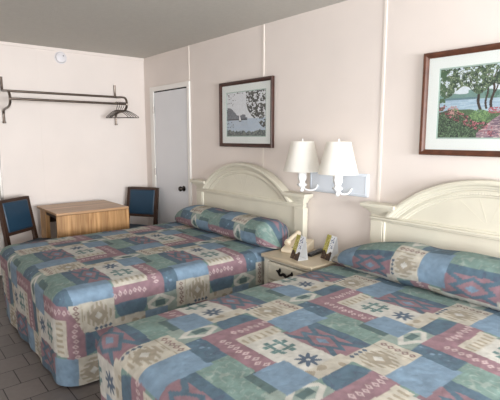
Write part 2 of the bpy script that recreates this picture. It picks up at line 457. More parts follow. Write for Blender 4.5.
def bedspread(name, X0, X1, Y0, Y1, ztop, pat, corner, label, group):
    """fitted throw: rounded box, near skirt mitre at the visible foot corner"""
    rc, re = .13, .075
    cx, cy = (X0+X1)/2, (Y0+Y1)/2; hx, hy = (X1-X0)/2, (Y1-Y0)/2
    # contour samples: (anchor sign, normal angle, lerp)
    seg = .006
    pts = []   # for each: side type, sx, sy, fx, fy, nang
    nlx = int(2*(hx-rc)/seg); nly = int(2*(hy-rc)/seg); na = int(rc*PI/2/seg)+6
    ax = []; ay = []; ang = []
    def side(a0, a1, nn, an):
        for k in range(nn):
            f = k/nn; ax.append(a0[0]+(a1[0]-a0[0])*f); ay.append(a0[1]+(a1[1]-a0[1])*f); ang.append(an)
    def arc(a, an0):
        for k in range(na):
            ax.append(a[0]); ay.append(a[1]); ang.append(an0+PI/2*k/na)
    side((1, -1), (1, 1), nly, 0); arc((1, 1), 0)
    side((1, 1), (-1, 1), nlx, PI/2); arc((-1, 1), PI/2)
    side((-1, 1), (-1, -1), nly, PI); arc((-1, -1), PI)
    side((-1, -1), (1, -1), nlx, 1.5*PI); arc((1, -1), 1.5*PI)
    ax = np.array(ax); ay = np.array(ay); ang = np.array(ang); nx, ny = np.cos(ang), np.sin(ang)
    nx[np.abs(nx) < 1e-9] = 0; ny[np.abs(ny) < 1e-9] = 0
    def contour(inset):
        r = np.maximum(rc-inset, .03*(1-inset/hy))
        bx = hx-inset-r; by = hy-inset-r
        return cx+ax*bx+nx*r, cy+ay*by+ny*r
    K = len(ax)
    # arclength along contour at the skirt (for the mitre)
    rows = []; colr = []
    def patc(px, py): return sample(*pat(px, py))
    # top: from centre outwards
    insets = np.concatenate([np.linspace(hy*.99999, .20, 100), np.linspace(.20, re, 24)[1:]])
    for q in insets:
        x, y = contour(q)
        d = np.minimum(q, .5)
        z = ztop + .018*(1-np.exp(-(d-re)/.18)) + .0035*snoise(x, y, 5, 2.2) + .0016*snoise(x, y, 6, 6)
        rows.append(np.stack([x, y, z], -1)); colr.append(patc(x, y))
    ex, ey = contour(re); z_e = rows[-1][:, 2]
    # rounded edge
    for k in range(1, 19):
        a = PI/2*k/18; q = re*(1-math.sin(a))
        x, y = contour(q); z = z_e - re*(1-math.cos(a))
        rows.append(np.stack([x, y, z], -1)); colr.append(patc(ex+nx*re*a, ey+ny*re*a))
    # skirt
    x0_, y0_ = contour(0)
    per = np.cumsum(np.hypot(np.diff(x0_, append=x0_[0]), np.diff(y0_, append=y0_[0])))
    Hs = ztop-re-.022; nd = 88
    iL = nly*2+na*3+nlx if corner == 'near' else None     # start of near side after the foot corner
    foot_end = nly+na+nlx+na+nly                           # start of the (-1,-1) corner arc
    foot_sta = nly+na+nlx                                  # start of the (-1,+1) corner arc
    for k in range(1, nd+1):
        d = Hs*k/nd; f = k/nd
        out = .010*f*snoise(per*0+per, per*0, 8, 1.3) + .006*f*np.sin(per*2*PI/.31+1.3*np.sin(per*3)) - .012*f
        # hanging cloth swells a little at the foot corners
        x, y = contour(0); x = x+nx*out; y = y+ny*out
        z = z_e - re - (z_e-re-.022)*f + .004*np.sin(per*2*PI/.5)*f
        rows.append(np.stack([x, y, z], -1))
        D = re*PI/2+d
        px, py = ex+nx*D, ey+ny*D
        # mitred corner: the foot panel is folded round on to the long side
        if corner == 'near':
            l = per-per[foot_end]; lim = .5*na*seg+.55*d
            mfold = (l > 0) & (l < lim); wrapped = ey[foot_end]-l
        else:
            l = per[foot_sta+na]-per; lim = .5*na*seg+.55*d
            mfold = (l > 0) & (l < lim+0) & (np.arange(K) > nly+na); wrapped = ey[foot_sta+na]+l
        px = np.where(mfold, X0+re-D, px); py = np.where(mfold, wrapped, py)
        arcm = (~mfold) & (np.abs(nx) > 1e-6) & (np.abs(ny) > 1e-6)
        px = np.where(arcm & (ny != 0), np.where(nx < 0, X0+rc-(np.abs(nx))*rc, px), px)
        py = np.where(arcm, np.where(nx < 0, np.where(ny < 0, Y0+re-D, Y1-re+D), py), py)
        colr.append(patc(px, py))
    V = np.stack(rows); C = np.stack(colr)
    o = quad_mesh(name, V, True, C, M['quilt'])
    # close the middle of the top
    tag(o, label, 'bedspread', group)
    return o

def pat2(x, y): return (x-1.186)/.67, (y-1.285)/.64
def pat1(x, y): return -(x-1.22)/.70, -(y-2.70)/.65
BT = .595
bedspread('bedspread', .72, 2.585, 2.535, 4.12, BT, pat1, 'near', 'patchwork bedspread in blue, mauve and green on the bed nearer the table', 'patchwork bedspreads')
bedspread('bedspread', .69, 2.585, .47, 1.985, BT+.012, pat2, 'far', 'patchwork bedspread on the bed in the right foreground', 'patchwork bedspreads')

def bolster(y0, y1, xc, pat, seed, label, zb=BT+.012, tail=.45, hh=.112):
    n, K = 260, 120
    v = np.linspace(0, 1, n)[:, None]; a = np.linspace(0, 2*PI, K, endpoint=False)[None, :]
    L = y1-y0; dist = np.minimum(v, 1-v)*L
    prof = np.minimum(np.clip(1-(1-np.clip(v*L/.16, 0, 1))**2.4, 0, 1)**.6, np.clip(1-(1-np.clip((1-v)*L/tail, 0, 1))**2.2, 0, 1)**.75)
    prof = np.maximum(prof, .02)
    sag = 1-.10*np.exp(-((v-.5)/.07)**2)
    hw = .165
    ca, sa = np.cos(a), np.sin(a)
    X = xc + hw*np.sign(ca)*np.abs(ca)**.85*prof**.7
    Y = y0 + v*L + 0*a
    zc = zb+hh*.86*prof
    Z = zc + hh*np.sign(sa)*np.abs(sa)**.9*prof*sag
    ends = np.exp(-dist/.09)
    Z = Z + .006*snoise(Y*1.0, np.repeat(a, n, 0)*.25, seed, 2.5)*prof + .010*ends*np.sin(a*9+v*40)*prof
    X = X + .006*snoise(Y, np.repeat(a, n, 0)*.3, seed+1, 3)*prof
    Z = np.maximum(Z, zb-.006)
    V = np.stack([X, Y, Z], -1)
    arc = -(a-PI)*.15+0*v         # arclength round the roll: 0 on the front, + over the top
    C = sample(*pat(arc, Y))
    o = quad_mesh('pillow_roll', V, True, C, M['quilt'])
    return tag(o, label, 'pillow', 'pillow rolls wrapped in patchwork')
bolster(.50, 1.985, 2.425, lambda q, y: (.33+q/.67, (y-1.05)/.62), 31, 'patchwork pillow roll against the headboard in the right foreground', zb=BT+.024, tail=.75, hh=.126)
bolster(2.495, 4.06, 2.425, lambda q, y: (.75-q/.69, .47-(y-2.87)/.65), 41, 'patchwork pillow roll against the headboard of the bed by the door')

# ------------------------------------------------------------------ beds with arched headboards
def make_bed(label):
    r = thing('bed', label, 'bed', (0, 0, 0), 0, 'beds with cream arched headboards')
    zc, Ro, Ri, zr = .355, .885, .78, .945
    # board: rectangle with arched top
    a0 = math.asin((zr-zc)/Ro)
    poly = [(-.77, .2), (.77, .2), (.77, zr), (Ro*math.cos(a0), zr)]
    a = a0
    for k in range(1, 61):
        a = a0+(PI-2*a0)*k/60; poly.append((Ro*.995*math.cos(a), zc+Ro*.995*math.sin(a)))
    poly.append((-.77, zr))
    hb = MB().prism(poly, (-.045, -.012)).build('headboard', M['cream'], r, smooth=30)
    # arch moulding: profile swept on the arc, ends cut level
    prof = [(.885, -.012), (.885, .0), (.885, .035), (.880, .046), (.866, .05), (.856, .046), (.850, .034), (.838, .030), (.834, .024), (.826, .022),
            (.820, .014), (.812, .018), (.800, .018), (.794, .010), (.786, .009), (.780, .002), (.780, -.012)]
    n = 150; vs = []; fs = []
    for i in range(n+1):
        for j, (R, p) in enumerate(prof):
            a0 = math.asin((zr-.0-zc)/R); a = a0+(PI-2*a0)*i/n
            if j in (11, 12) and i % 2: p -= .003
            vs.append((-.045-p, R*math.cos(a), zc+R*math.sin(a)))
    m = len(prof)
    for i in range(n):
        for j in range(m-1): fs.append((i*m+j, i*m+j+1, (i+1)*m+j+1, (i+1)*m+j))
    fs.append(tuple(range(m))); fs.append(tuple(n*m+j for j in range(m-1, -1, -1)))
    MB().add(vs, fs).build('arch_moulding', M['cream'], hb, smooth=30)
    # rail under the arch
    mb = MB(); mb.box(-.06, -.045, -.78, .78, .905, .915); mb.box(-.066, -.045, -.785, .785, .915, .932); mb.box(-.058, -.045, -.78, .78, .932, .946)
    mb.build('rail', M['cream'], hb, bevel=.003)
    for s in (-1, 1):
        q = lambda y0, y1: (min(s*y0, s*y1), max(s*y0, s*y1))
        mb = MB(); mb.box(-.060, -.005, *q(.685, .78), 0, .905); mb.tube([(-.049, s*.676, .2), (-.049, s*.676, .905)], .009, 10)
        mb.build('post', M['cream'], hb, bevel=.003)
        mb = MB()
        mb.box(-.062, -.005, *q(.60, .783), .946, .962)
        mb.box(-.072, -.005, *q(.597, .792), .962, .974)
        mb.box(-.082, -.005, *q(.590, .803), .974, .986)
        mb.box(-.096, -.005, *q(.582, .820), .986, 1.000)
        mb.box(-.110, -.005, *q(.572, .838), 1.000, 1.026)
        mb.build('cap_moulding', M['cream'], hb, bevel=.004, seg=3)
    # sunburst ribs on the panel in the arch
    mb = MB()
    for deg in (40, 70, 110, 140):
        an = math.radians(deg)
        p0 = Vector((-.0455, .03*math.cos(an), zr+.02+.03*math.sin(an)))
        # reach to the inner edge of the arch
        d = Vector((0, math.cos(an), math.sin(an))); o_ = p0-Vector((0, 0, zc)); b = o_.dot(d)-0; o2 = o_.y**2+o_.z**2
        bb = o_.y*d.y+o_.z*d.z; t = -bb+math.sqrt(bb*bb-(o2-Ri*Ri))
        mb.tube([p0, p0+d*t*.96], [.0008, .0012], 6)
    mb.build('sunburst', M['cream'], hb)
    # mattress and box spring under the spread, on a metal frame
    return r
def bed_body(r, x0, x1, y0, y1):
    MB().box(x0+.06, x1-.02, y0+.06, y1-.06, .34, .56).build('mattress', M['mattress'], r, bevel=.05, seg=4)
    MB().box(x0+.06, x1-.02, y0+.06, y1-.06, .16, .335).build('box_spring', M['mattress'], r, bevel=.02)
    for x in (x0+.2, x1-.2):
        for y in (y0+.2, y1-.2):
            MB().tube([(x, y, 0), (x, y, .165)], .02, 10).build('leg', M['iron'], r)
HX = 2.698
b1 = make_bed('bed with cream arched headboard, beside the white door and the nightstand')
b1.location = (HX, 3.255, 0)
bed_body(b1, .72-HX, 2.585-HX, 2.535-3.255, 4.12-3.255)
b2 = make_bed('bed with cream arched headboard in the right foreground, under the large landscape picture')
b2.location = (HX, 1.052, 0)
bed_body(b2, .69-HX, 2.585-HX, .47-1.052, 1.985-1.052)

# ------------------------------------------------------------------ nightstand
ns = thing('nightstand', 'cream nightstand with one drawer, between the two beds', 'nightstand', (2.45, 2.25, 0))
MB().box(-.24, .18, -.258, .258, .572, .60).build('top', M['creamtop_shade'], ns, bevel=.008, seg=3)
MB().box(-.222, .175, -.245, .245, .556, .572).build('top_moulding', M['cream'], ns, bevel=.004)
mb = MB()
mb.box(-.215, .17, -.24, -.22, .02, .556); mb.box(-.215, .17, .22, .24, .02, .556); mb.box(.15, .17, -.22, .22, .02, .556)
mb.box(-.2, .15, -.22, .22, .385, .40); mb.box(-.2, .15, -.22, .22, .08, .10); mb.box(-.215, -.2, -.22, .22, .385, .405); mb.box(-.215, -.2, -.22, .22, .02, .1)
mb.box(-.22, -.2, .2, .24, .02, .556); mb.box(-.22, -.2, -.24, -.2, .02, .556)
mb.build('carcass', M['cream'], ns, bevel=.003)
dr = MB().box(-.222, -.2, -.195, .195, .412, .548).build('drawer', M['cream'], ns, bevel=.004)
mb = MB()
for (a, b, c, d) in ((-.18, .18, .528, .538), (-.18, .18, .422, .432), (-.18, -.17, .432, .528), (.17, .18, .432, .528)): mb.box(-.227, -.221, a, b, c, d)
mb.build('drawer_bead', M['cream'], dr, bevel=.002)
mb = MB()
for s in (-1, 1):
    mb.lathe([(.0, 0), (.015, .001), (.013, .006), (.007, .012), (.006, .024)], (-.222, s*.062, .505), 14, T=Matrix.Rotation(-PI/2, 4, 'Y') @ Matrix.Diagonal((1.2, .75, 1, 1)))
pts = []
for k in range(25):
    f = k/24; y = -.075+.15*f
    pts.append((-.246-.004*math.sin(f*PI), y, .505-.022*math.sin(f*PI)**1.5+.012*math.cos(f*4*PI)*math.sin(f*PI)))
mb.tube(pts, [.006+.005*math.sin(k/24*PI) for k in range(25)], 8)
mb.build('handle', M['iron'], dr)
for s in (-1, 1):
    for x in (-.2, .15): MB().box(x-.02, x+.02, s*.215-.02, s*.215+.02, 0, .025).build('foot', M['cream'], ns)

# telephone
ph = thing('telephone', 'beige push-button desk telephone on the nightstand', 'telephone', (2.475, 2.372, .6), math.radians(14))
def wedge(x0, x1, y0, y1, h0, h1, zb=.0):
    return [(x0, y0, zb), (x1, y0, zb), (x1, y1, zb), (x0, y1, zb), (x0, y0, h0), (x1, y0, h1), (x1, y1, h1), (x0, y1, h0)], [(0, 3, 2, 1), (4, 5, 6, 7), (0, 1, 5, 4), (1, 2, 6, 5), (2, 3, 7, 6), (3, 0, 4, 7)]
MB().add(*wedge(-.11, .10, -.09, .09, .028, .085)).build('body', M['phone'], ph, bevel=.008, seg=3)
mb = MB()
pts = [(-.085+.185*k/16, .05, .064+.05*k/16+.016*math.sin(PI*k/16)**.7) for k in range(17)]
mb.tube(pts, [.021 if k in (0, 16) else .026 if k in (1, 2, 14, 15) else .016 for k in range(17)], 14)
mb.build('handset', M['phone'], ph, bevel=0, smooth=60)
mb = MB()
for i in range(4):
    for j in range(3):
        x = -.075+.032*i; y = -.06+.028*j; z = .028+(.057)*(x+.11)/.21
        mb.box(x, x+.02, y, y+.018, z-.004, z+.006)
mb.build('keypad', M['phone_d'], ph, bevel=.002)
# remote
rm = thing('remote_control', 'black remote control lying on the nightstand', 'remote control', (2.52, 2.225, .6), math.radians(12))
MB().box(-.11, .11, -.024, .024, 0, .02).build('body', M['black'], rm, bevel=.006, seg=3)
mb = MB()
for i in range(7):
    for j in range(3): mb.box(-.09+.025*i, -.076+.025*i, -.016+.012*j, -.008+.012*j, .0198, .0225)
mb.build('buttons', M['grey'], rm)

# folded tent cards
def card_front(u, v):
    c = np.zeros(u.shape+(3,)); c[:] = (232, 236, 242)
    c[u < .48] = (186, 176, 76)
    # pale and dark scribble blocks, like a printed guide cover
    rs = np.random.default_rng(3)
    for k in range(26):
        uu = rs.uniform(.56, .92); vv = rs.uniform(.45, .95); mk = (np.abs(u-uu) < .05) & (np.abs(v-vv) < .012); c[mk] = (96, 112, 158)
    for k in range(30):
        uu = rs.uniform(.05, .45); vv = rs.uniform(.35, .95); mk = (np.abs(u-uu) < .04) & (np.abs(v-vv) < .02); c[mk] = (150, 138, 48) if k % 2 else (214, 206, 128)
    low = v < .30+.06*np.sin(u*9)
    c[low] = (72, 52, 40)
    for k in range(24):
        uu = rs.uniform(0, 1); vv = rs.uniform(0, .28); mk = np.hypot(u-uu, (v-vv)*1.2) < .04; c[mk & low] = (120, 86, 56) if k % 2 else (44, 36, 34)
    return c
def make_card(label, loc, rz):
    t = thing('tent_card', label, 'card', loc, rz, 'tent cards on the nightstand')
    h, w, d = .17, .108, .06
    # local: faces -x. front panel leans back from (-d,0) to (0,h); back panel mirrors it, thin base tongue
    mb = MB(); T = []
    def panel(x0, x1, th=.0012):
        return [(x0, -w/2, 0), (x0, w/2, 0), (x1, w/2, h), (x1, -w/2, h), (x0+th, -w/2, 0), (x0+th, w/2, 0), (x1+th, w/2, h), (x1+th, -w/2, h)], [(0, 1, 2, 3), (7, 6, 5, 4), (0, 4, 5, 1), (1, 5, 6, 2), (2, 6, 7, 3), (3, 7, 4, 0)]
    MB().add(*panel(-d, 0)).build('front_panel', M['white'], t, smooth=0)
    MB().add(*panel(d*.4, .0015)).build('back_panel', M['white'], t, smooth=0)
    MB().box(-d+.004, d*.4-.004, -w/2, w/2, 0, .001).build('base', M['white'], t, smooth=0)
    paint_grid('cover_print', 40, 50, w, h, card_front, M['print'], t, T=lambda a, b: (-d+d*b/h-.0009, w/2-a, b))
    return t
make_card('yellow and white tent card standing in front of the beige telephone', (2.335, 2.205, .6), math.radians(-14))
make_card('yellow and white tent card at the end of the remote control, beside the right-hand bed', (2.505, 2.06, .6), math.radians(-14))

# ------------------------------------------------------------------ double wall lamp
wl = thing('wall_lamp', 'white double wall lamp with two pleatless fabric shades above the nightstand', 'lamp', (XW, 2.16, 1.13))
wl['label'] = 'white double wall lamp with two tapered fabric shades above the nightstand'
MB().box(-.022, 0, -.262, .30, -.085, .085).build('backplate', M['plate'], wl, bevel=.012, seg=3)
mb = MB()
for (a, b, c, d) in ((-.247, .285, .062, .07), (-.247, .285, -.07, -.062), (-.247, -.239, -.062, .062), (.277, .285, -.062, .062)): mb.box(-.026, -.021, a, b, c, d)
mb.build('plate_bead', M['plate'], wl, bevel=.002)
for y, r0, r1 in ((.222, .143, .086), (-.125, .143, .086)):
    X = -.19
    pts = [(-.02, y*.96, -.03), (-.05, y*.94, -.06), (-.10, y*.97, -.066), (-.15, y*.99, -.055), (X, y, -.02)]
    # smooth the arm
    P = [Vector(p) for p in pts]; Q = []
    for i in range(len(P)-1):
        p0, p1, p2, p3 = P[max(i-1, 0)], P[i], P[i+1], P[min(i+2, len(P)-1)]
        for k in range(6):
            t = k/6; Q.append(.5*((2*p1)+(-p0+p2)*t+(2*p0-5*p1+4*p2-p3)*t*t+(-p0+3*p1-3*p2+p3)*t**3))
    Q.append(P[-1])
    mb = MB().tube(Q, .007, 10)
    mb.build('arm', M['white'], wl)
    mb = MB()
    mb.lathe([(.006, -.072), (.012, -.066), (.016, -.058), (.008, -.048), (.012, -.04), (.024, -.03), (.034, -.02), (.036, -.012), (.024, -.004), (.019, .004), (.024, .014),
              (.030, .028), (.033, .046), (.030, .060), (.034, .068), (.028, .076), (.020, .082), (.014, .11)], (X, y, 0), 24, mod=lambda q, z: 1+.10*math.cos(6*q))
    mb.lathe([(.02, .11), (.028, .14), (.026, .17), (.012, .19), (.0, .192)], (X, y, 0), 16)
    mb.build('socket', M['white'], wl, smooth=60)
    z0, z1 = .088, .314
    mb = MB(); n = 72
    prof = [(r0, z0), (r0-.002, z0+.008), (r1+(r0-r1)*.62, z0+(z1-z0)*.36), (r1+(r0-r1)*.3, z0+(z1-z0)*.68), (r1+.001, z1-.006), (r1, z1), (r1-.003, z1), (r1+(r0-r1)*.3-.003, z0+(z1-z0)*.68), (r0-.004, z0), (r0, z0)]
    mb.lathe(prof, (X, y, 0), n, False, False)
    sh = mb.build('lamp_shade', M['shade'], wl, smooth=50)
    mb = MB()
    mb.lathe([(.0, z1-.012), (.006, z1-.012), (.004, z1), (.006, z1+.008), (.004, z1+.018), (.0, z1+.021)], (X, y, 0), 12)
    for k in range(3):
        q = k*2*PI/3+.5; mb.tube([(X, y, z1-.012), (X+(r1-.003)*math.cos(q), y+(r1-.003)*math.sin(q), z1-.006)], .002, 6)
    mb.tube([(X, y, .19), (X, y, z1-.012)], .003, 6)
    mb.build('finial', M['white'], sh)

# ------------------------------------------------------------------ pictures
def noise2(u, v, f, seed):
    r = np.random.default_rng(seed).random((64, 64)); i = u*f; j = v*f
    i0 = np.floor(i).astype(int); j0 = np.floor(j).astype(int); fi = i-i0; fj = j-j0; fi = fi*fi*(3-2*fi); fj = fj*fj*(3-2*fj)
    g = lambda a, b: r[a % 64, b % 64]
    return (g(i0, j0)*(1-fi)+g(i0+1, j0)*fi)*(1-fj)+(g(i0, j0+1)*(1-fi)+g(i0+1, j0+1)*fi)*fj
def lake_path(u, v):
    asp = 1.37; n1 = noise2(u*asp, v, 9, 1); n2 = noise2(u*asp, v, 34, 2); n3 = noise2(u*asp*1.5, v*1.5, 60, 3)
    c = np.zeros(u.shape+(3,))
    def put(m, col): c[m] = col
    sky = np.array((206, 218, 226)); c[:] = sky
    c += ((v-.5)*30)[..., None]*np.array((-.4, -.1, .3))
    hill = v < .60+.05*u+.05*np.sin(u*5)*(u > .3)+.03*n1
    put(hill & (v > .5), (108, 148, 140)); put(hill & (v > .5) & (u > .45) & (n2 > .5), (84, 128, 112))
    water = v < .545; c[water] = (150, 182, 206)
    c[water & (noise2(u*3, v*30, 4, 6) > .6)] = (168, 196, 214)
    put((v < .575) & (v > .545) & (u < .4), (92, 128, 140))
    shore = v < .36+.05*np.sin(u*6)+.06*(n1-.5)+.16*np.clip(u-.55, 0, 1); c[shore] = (80, 112, 80)
    put(shore & (n2 > .55), (116, 150, 96)); put(shore & (n3 > .62), (70, 100, 66))
    # path
    pc = .98-.0*v; pth = (v < .34+.10*u) & (u > .36+.55*(v/.36)**1.0*0+.30*np.clip(v/.4, 0, 1)+.04*(n1-.5)) & (u > .40)
    c[pth] = (150, 122, 134); put(pth & (noise2(u*2, v*8, 9, 8) > .55), (112, 92, 112)); put(pth & (noise2(u*2, v*9, 12, 9) > .72), (196, 172, 170))
    # trees
    def trunk(u0, u1, w, v0, v1, col=(66, 52, 44)):
        cu = u0+(u1-u0)*np.clip((v-v0)/(v1-v0), 0, 1)+.008*np.sin(v*22); put((np.abs(u-cu) < w*(1.25-.6*np.clip((v-v0)/(v1-v0), 0, 1))) & (v > v0) & (v < v1), col)
    trunk(.42, .36, .012, .38, .95); trunk(.42, .47, .007, .62, .95); trunk(.475, .48, .008, .40, .98); trunk(.52, .55, .011, .40, .97); trunk(.54, .64, .006, .62, .93); trunk(.37, .28, .006, .66, .9)
    trunk(.80, .81, .006, .42, .62)
    fol = (v > .98-.30*np.exp(-((u-.08)/.16)**2)-.26*np.exp(-((u-.40)/.12)**2)-.24*np.exp(-((u-.70)/.16)**2)-.34*np.exp(-((u-1.0)/.10)**2)-.10)
    lf = fol & (noise2(u*asp, v, 30, 11)+.6*n3 > .55)
    put(lf, (70, 96, 72)); put(lf & (n3 > .5), (98, 124, 90)); put(lf & (n2 > .6), (50, 74, 58)); put(lf & (n3 > .78), (142, 158, 122))
    put((np.hypot((u-.80)*asp, v-.58) < .085) & (n3 > .38), (92, 140, 104))
    put((u < .07) & (v > .3) & (n2 > .42), (70, 104, 72))
    # flowers
    fl = (v < .42-.55*np.abs(u-.12)) | (v < .30-.9*np.clip(u-.2, 0, 1)) ; fl &= ~pth
    put(fl, (58, 82, 62)); put(fl & (n2 > .6), (44, 62, 54)); put(fl & (n3 > .62), (100, 132, 96))
    red = (np.abs(v-(.44-.62*u)) < .075) & (u < .62) & (n3 > .45); red &= n2 > .42; put(red & ~((pth) & (u > .55)), (150, 66, 82)); put(red & (n3 > .75), (200, 128, 138))
    put((np.hypot((u-.16)*asp, v-.40) < .07) & (n3 > .45), (190, 140, 134))
    red2 = (np.abs(v-(.38)) < .04) & (u > .5) & (u < .72) & (n3 > .4); put(red2, (176, 84, 98))
    bush = (np.hypot((u-.42)*asp, (v-.31)*1.5) < .13) & (n3 > .3); put(bush, (84, 126, 78)); put(bush & (n3 > .6), (122, 162, 100))
    return c
def lake_sail(u, v):
    n1 = noise2(u, v, 8, 21); n2 = noise2(u, v, 34, 22); n3 = noise2(u, v, 60, 23)
    c = np.zeros(u.shape+(3,)); c[:] = (216, 221, 227)
    c[v < .40] = (172, 192, 212); c[(v < .40) & (noise2(u*2, v*20, 5, 24) > .6)] = (178, 194, 210)
    hill = (v > .37) & (v < .60-.42*np.clip(u-.08, 0, 1)+.05*np.sin(u*16)*(u < .5)+.03*n2) & (u < .54); c[hill] = (104, 112, 124); c[hill & (n3 > .55)] = (126, 130, 138); c[hill & (v < .39)] = (64, 66, 72)
    # sail boat
    sl = (u > .335) & (u < .385) & (v > .36) & (v < .36+.16*(1-(u-.335)/.05)); c[sl] = (236, 238, 242); c[(u > .325) & (u < .395) & (v > .335) & (v < .36)] = (90, 92, 100)
    fol = ((np.hypot((u-.88)*1.0, (v-.80)*.8) < .36) | (np.hypot(u-.98, (v-.55)*.55) < .20)) & (n2*.7+.5*n3+.25*n1 > .70)
    c[fol] = (58, 60, 58); c[fol & (n3 > .6)] = (92, 92, 84)
    fl = (u < .15+.10*np.sin(v*9)) & (n2+.4*n3 > .98); c[fl] = (66, 72, 72)
    top = (v > .93-.04*np.sin(u*14)) & (n2+.4*n3 > .9); c[top] = (86, 88, 86)
    bot = (v < .07+.08*n2+.05*np.abs(u-.5)) ; c[bot] = (72, 86, 88); c[bot & (n3 > .58)] = (122, 132, 126)
    return c
def picture(yl, w, z0, h, fw, mw, fn, frame_mat, label, res):
    """yl: left edge (larger y), seen from the room"""
    t = thing('framed_picture', label, 'picture', (XW-.0065, yl-w/2, z0+h/2), 0, 'framed lake pictures')
    mb = MB(); W, H = w/2, h/2
    # mitred frame with a stepped profile
    prof = [(0, 0), (0, .024), (.006, .030), (fw*.55, .028), (fw*.8, .020), (fw, .016), (fw, 0)]
    vs = []; fs = []
    for sy, sz in ((1, 1), (-1, 1), (-1, -1), (1, -1)):
        for q, p in prof: vs.append((-p, sy*(W-q), sz*(H-q)))
    m = len(prof)
    for i in range(4):
        for j in range(m): fs.append((i*m+j, i*m+(j+1) % m, ((i+1) % 4)*m+(j+1) % m, ((i+1) % 4)*m+j))
    MB().add(vs, fs).build('frame', frame_mat, t, smooth=0)
    def ring(a, b, x):
        v = [(x, sy*(W-q), sz*(H-q)) for sy, sz in ((1, 1), (-1, 1), (-1, -1), (1, -1)) for q in (a, b)]
        v += [(x+.002, p[1], p[2]) for p in v]
        f = []
        for i in range(4):
            k = (i+1) % 4
            f += [(2*i, 2*i+1, 2*k+1, 2*k), (8+2*i, 8+2*k, 8+2*k+1, 8+2*i+1), (2*i, 2*k, 8+2*k, 8+2*i), (2*i+1, 8+2*i+1, 8+2*k+1, 2*k+1)]
        return v, f
    mt = MB().add(*ring(fw-.003, fw+mw, -.010)).build('mat_board', M['mat'], t, smooth=0)
    MB().add(*ring(fw+mw-.012, fw+mw+.008, -.008)).build('inner_mat', M['matin'], mt, smooth=0)
    q = fw+mw+.004
    paint_grid('print', res[0], res[1], w-2*q, h-2*q, fn, M['print'], t, T=lambda a, b: (-.005, W-q-a, -H+q+b))
    MB().box(-.0135, -.0125, -W+fw, W-fw, -H+fw, H-fw).build('glass', M['glass'], t, smooth=0)
    return t
picture(3.668, .772, 1.382, .613, .034, .062, lake_sail, M['frame_dark'], 'mahogany-framed print of a grey lake with a sailboat, above the bed by the door', (140, 120))
picture(1.518, .80, 1.366, .622, .034, .066, lake_path, M['frame'], 'walnut-framed landscape of trees, red flowers and a lakeside path, above the right-hand headboard', (240, 180))

# ------------------------------------------------------------------ drop-leaf table
tb = thing('drop_leaf_table', 'oak drop-leaf table with its leaf hanging down, between two blue chairs', 'table', (1.685, 4.80, 0))
MB().box(-.372, .372, -.335, .335, .718, .742).build('tabletop', M['oaktop'], tb, bevel=.004)
for s in (-1,):
    MB().box(-.372, .372, s*.325-.011, s*.325+.011, .40, .716).build('drop_leaf', M['oak'], tb, bevel=.003)
for sx in (-1, 1): MB().box(sx*.3225-.0125, sx*.3225+.0125, -.24, .13, .67, .716).build('apron', M['walnut'], tb, bevel=.002)
MB().box(-.30, .30, .27, .295, .56, .716).build('apron', M['walnut'], tb, bevel=.002)
for sx in (-1, 1):
    for sy in (-1, 1):
        y = -.285 if sy < 0 else .16
        MB().box(sx*.325-.022, sx*.325+.022, y-.03, y+.03 if sy < 0 else y+.15, 0, .717).build('leg', M['oak'], tb, bevel=.003)

# ------------------------------------------------------------------ chairs
def make_chair(label):
    t = thing('side_chair', label, 'chair', (0, 0, 0), 0, 'dark wooden chairs with blue vinyl')
    # local: faces -y, back at +y; origin on the floor in the middle of the seat
    rec = .18
    def bp(x, y, z): return (x, y+max(0, z-.43)*rec, z)
    for s in (-1, 1):
        mb = MB()
        pts = [(s*.19, .25, 0), (s*.19, .215, .2), (s*.19, .20, .43), bp(s*.188, .20, .64), bp(s*.185, .20, .865)]
        for i in range(4):
            p, q = Vector(pts[i]), Vector(pts[i+1])
            vs = []
            for P in (p, q):
                for dx, dy in ((-.02, -.017), (.02, -.017), (.02, .017), (-.02, .017)): vs.append((P.x+dx, P.y+dy, P.z))
            mb.add(vs, [(0, 1, 5, 4), (1, 2, 6, 5), (2, 3, 7, 6), (3, 0, 4, 7)] + ([(3, 2, 1, 0)] if i == 0 else []) + ([(4, 5, 6, 7)] if i == 3 else []))
        bm_ = mb.build('leg', M['walnut'], t, smooth=20)
        MB().box(s*.185-.02, s*.185+.02, -.20, -.16, 0, .376).build('leg', M['walnut'], t, bevel=.003)
    def rail(z0, z1, m, name, th=.016, w=.17, bev=.004, sub=None):
        mb = MB()
        vs = []
        for z in (z0, z1):
            for dx, dy in ((-w, -th), (w, -th), (w, th), (-w, th)): p = bp(dx, .20+dy, z); vs.append(p)
        mb.add(vs, [(0, 1, 5, 4), (1, 2, 6, 5), (2, 3, 7, 6), (3, 0, 4, 7), (3, 2, 1, 0), (4, 5, 6, 7)])
        return mb.build(name, m, t, bevel=bev, seg=3)
    rail(.835, .868, M['walnut'], 'top_rail'); rail(.515, .55, M['walnut'], 'lower_rail')
    rail(.546, .839, M['vinyl'], 'backrest', th=.026, w=.168, bev=.014)
    MB().box(-.215, .215, -.215, .18, .375, .425).build('seat', M['vinyl'], t, bevel=.02, seg=4)
    mb = MB(); mb.box(-.17, .17, -.19, -.17, .315, .375); mb.box(-.17, .17, .185, .20, .315, .375); mb.box(-.195, -.175, -.17, .185, .315, .375); mb.box(.175, .195, -.17, .185, .315, .375)
    mb.build('seat_frame', M['walnut'], t, bevel=.002)
    return t
def place(c, bl, br):
    """put the chair so that its back-rest top runs from floor points bl (its +x end) to br"""
    bl, br = Vector((*bl, 0)), Vector((*br, 0)); d = (br-bl).normalized()
    mid = (bl+br)/2
    return mid, d
c1 = make_chair('dark wooden chair with blue vinyl back, left of the oak table')
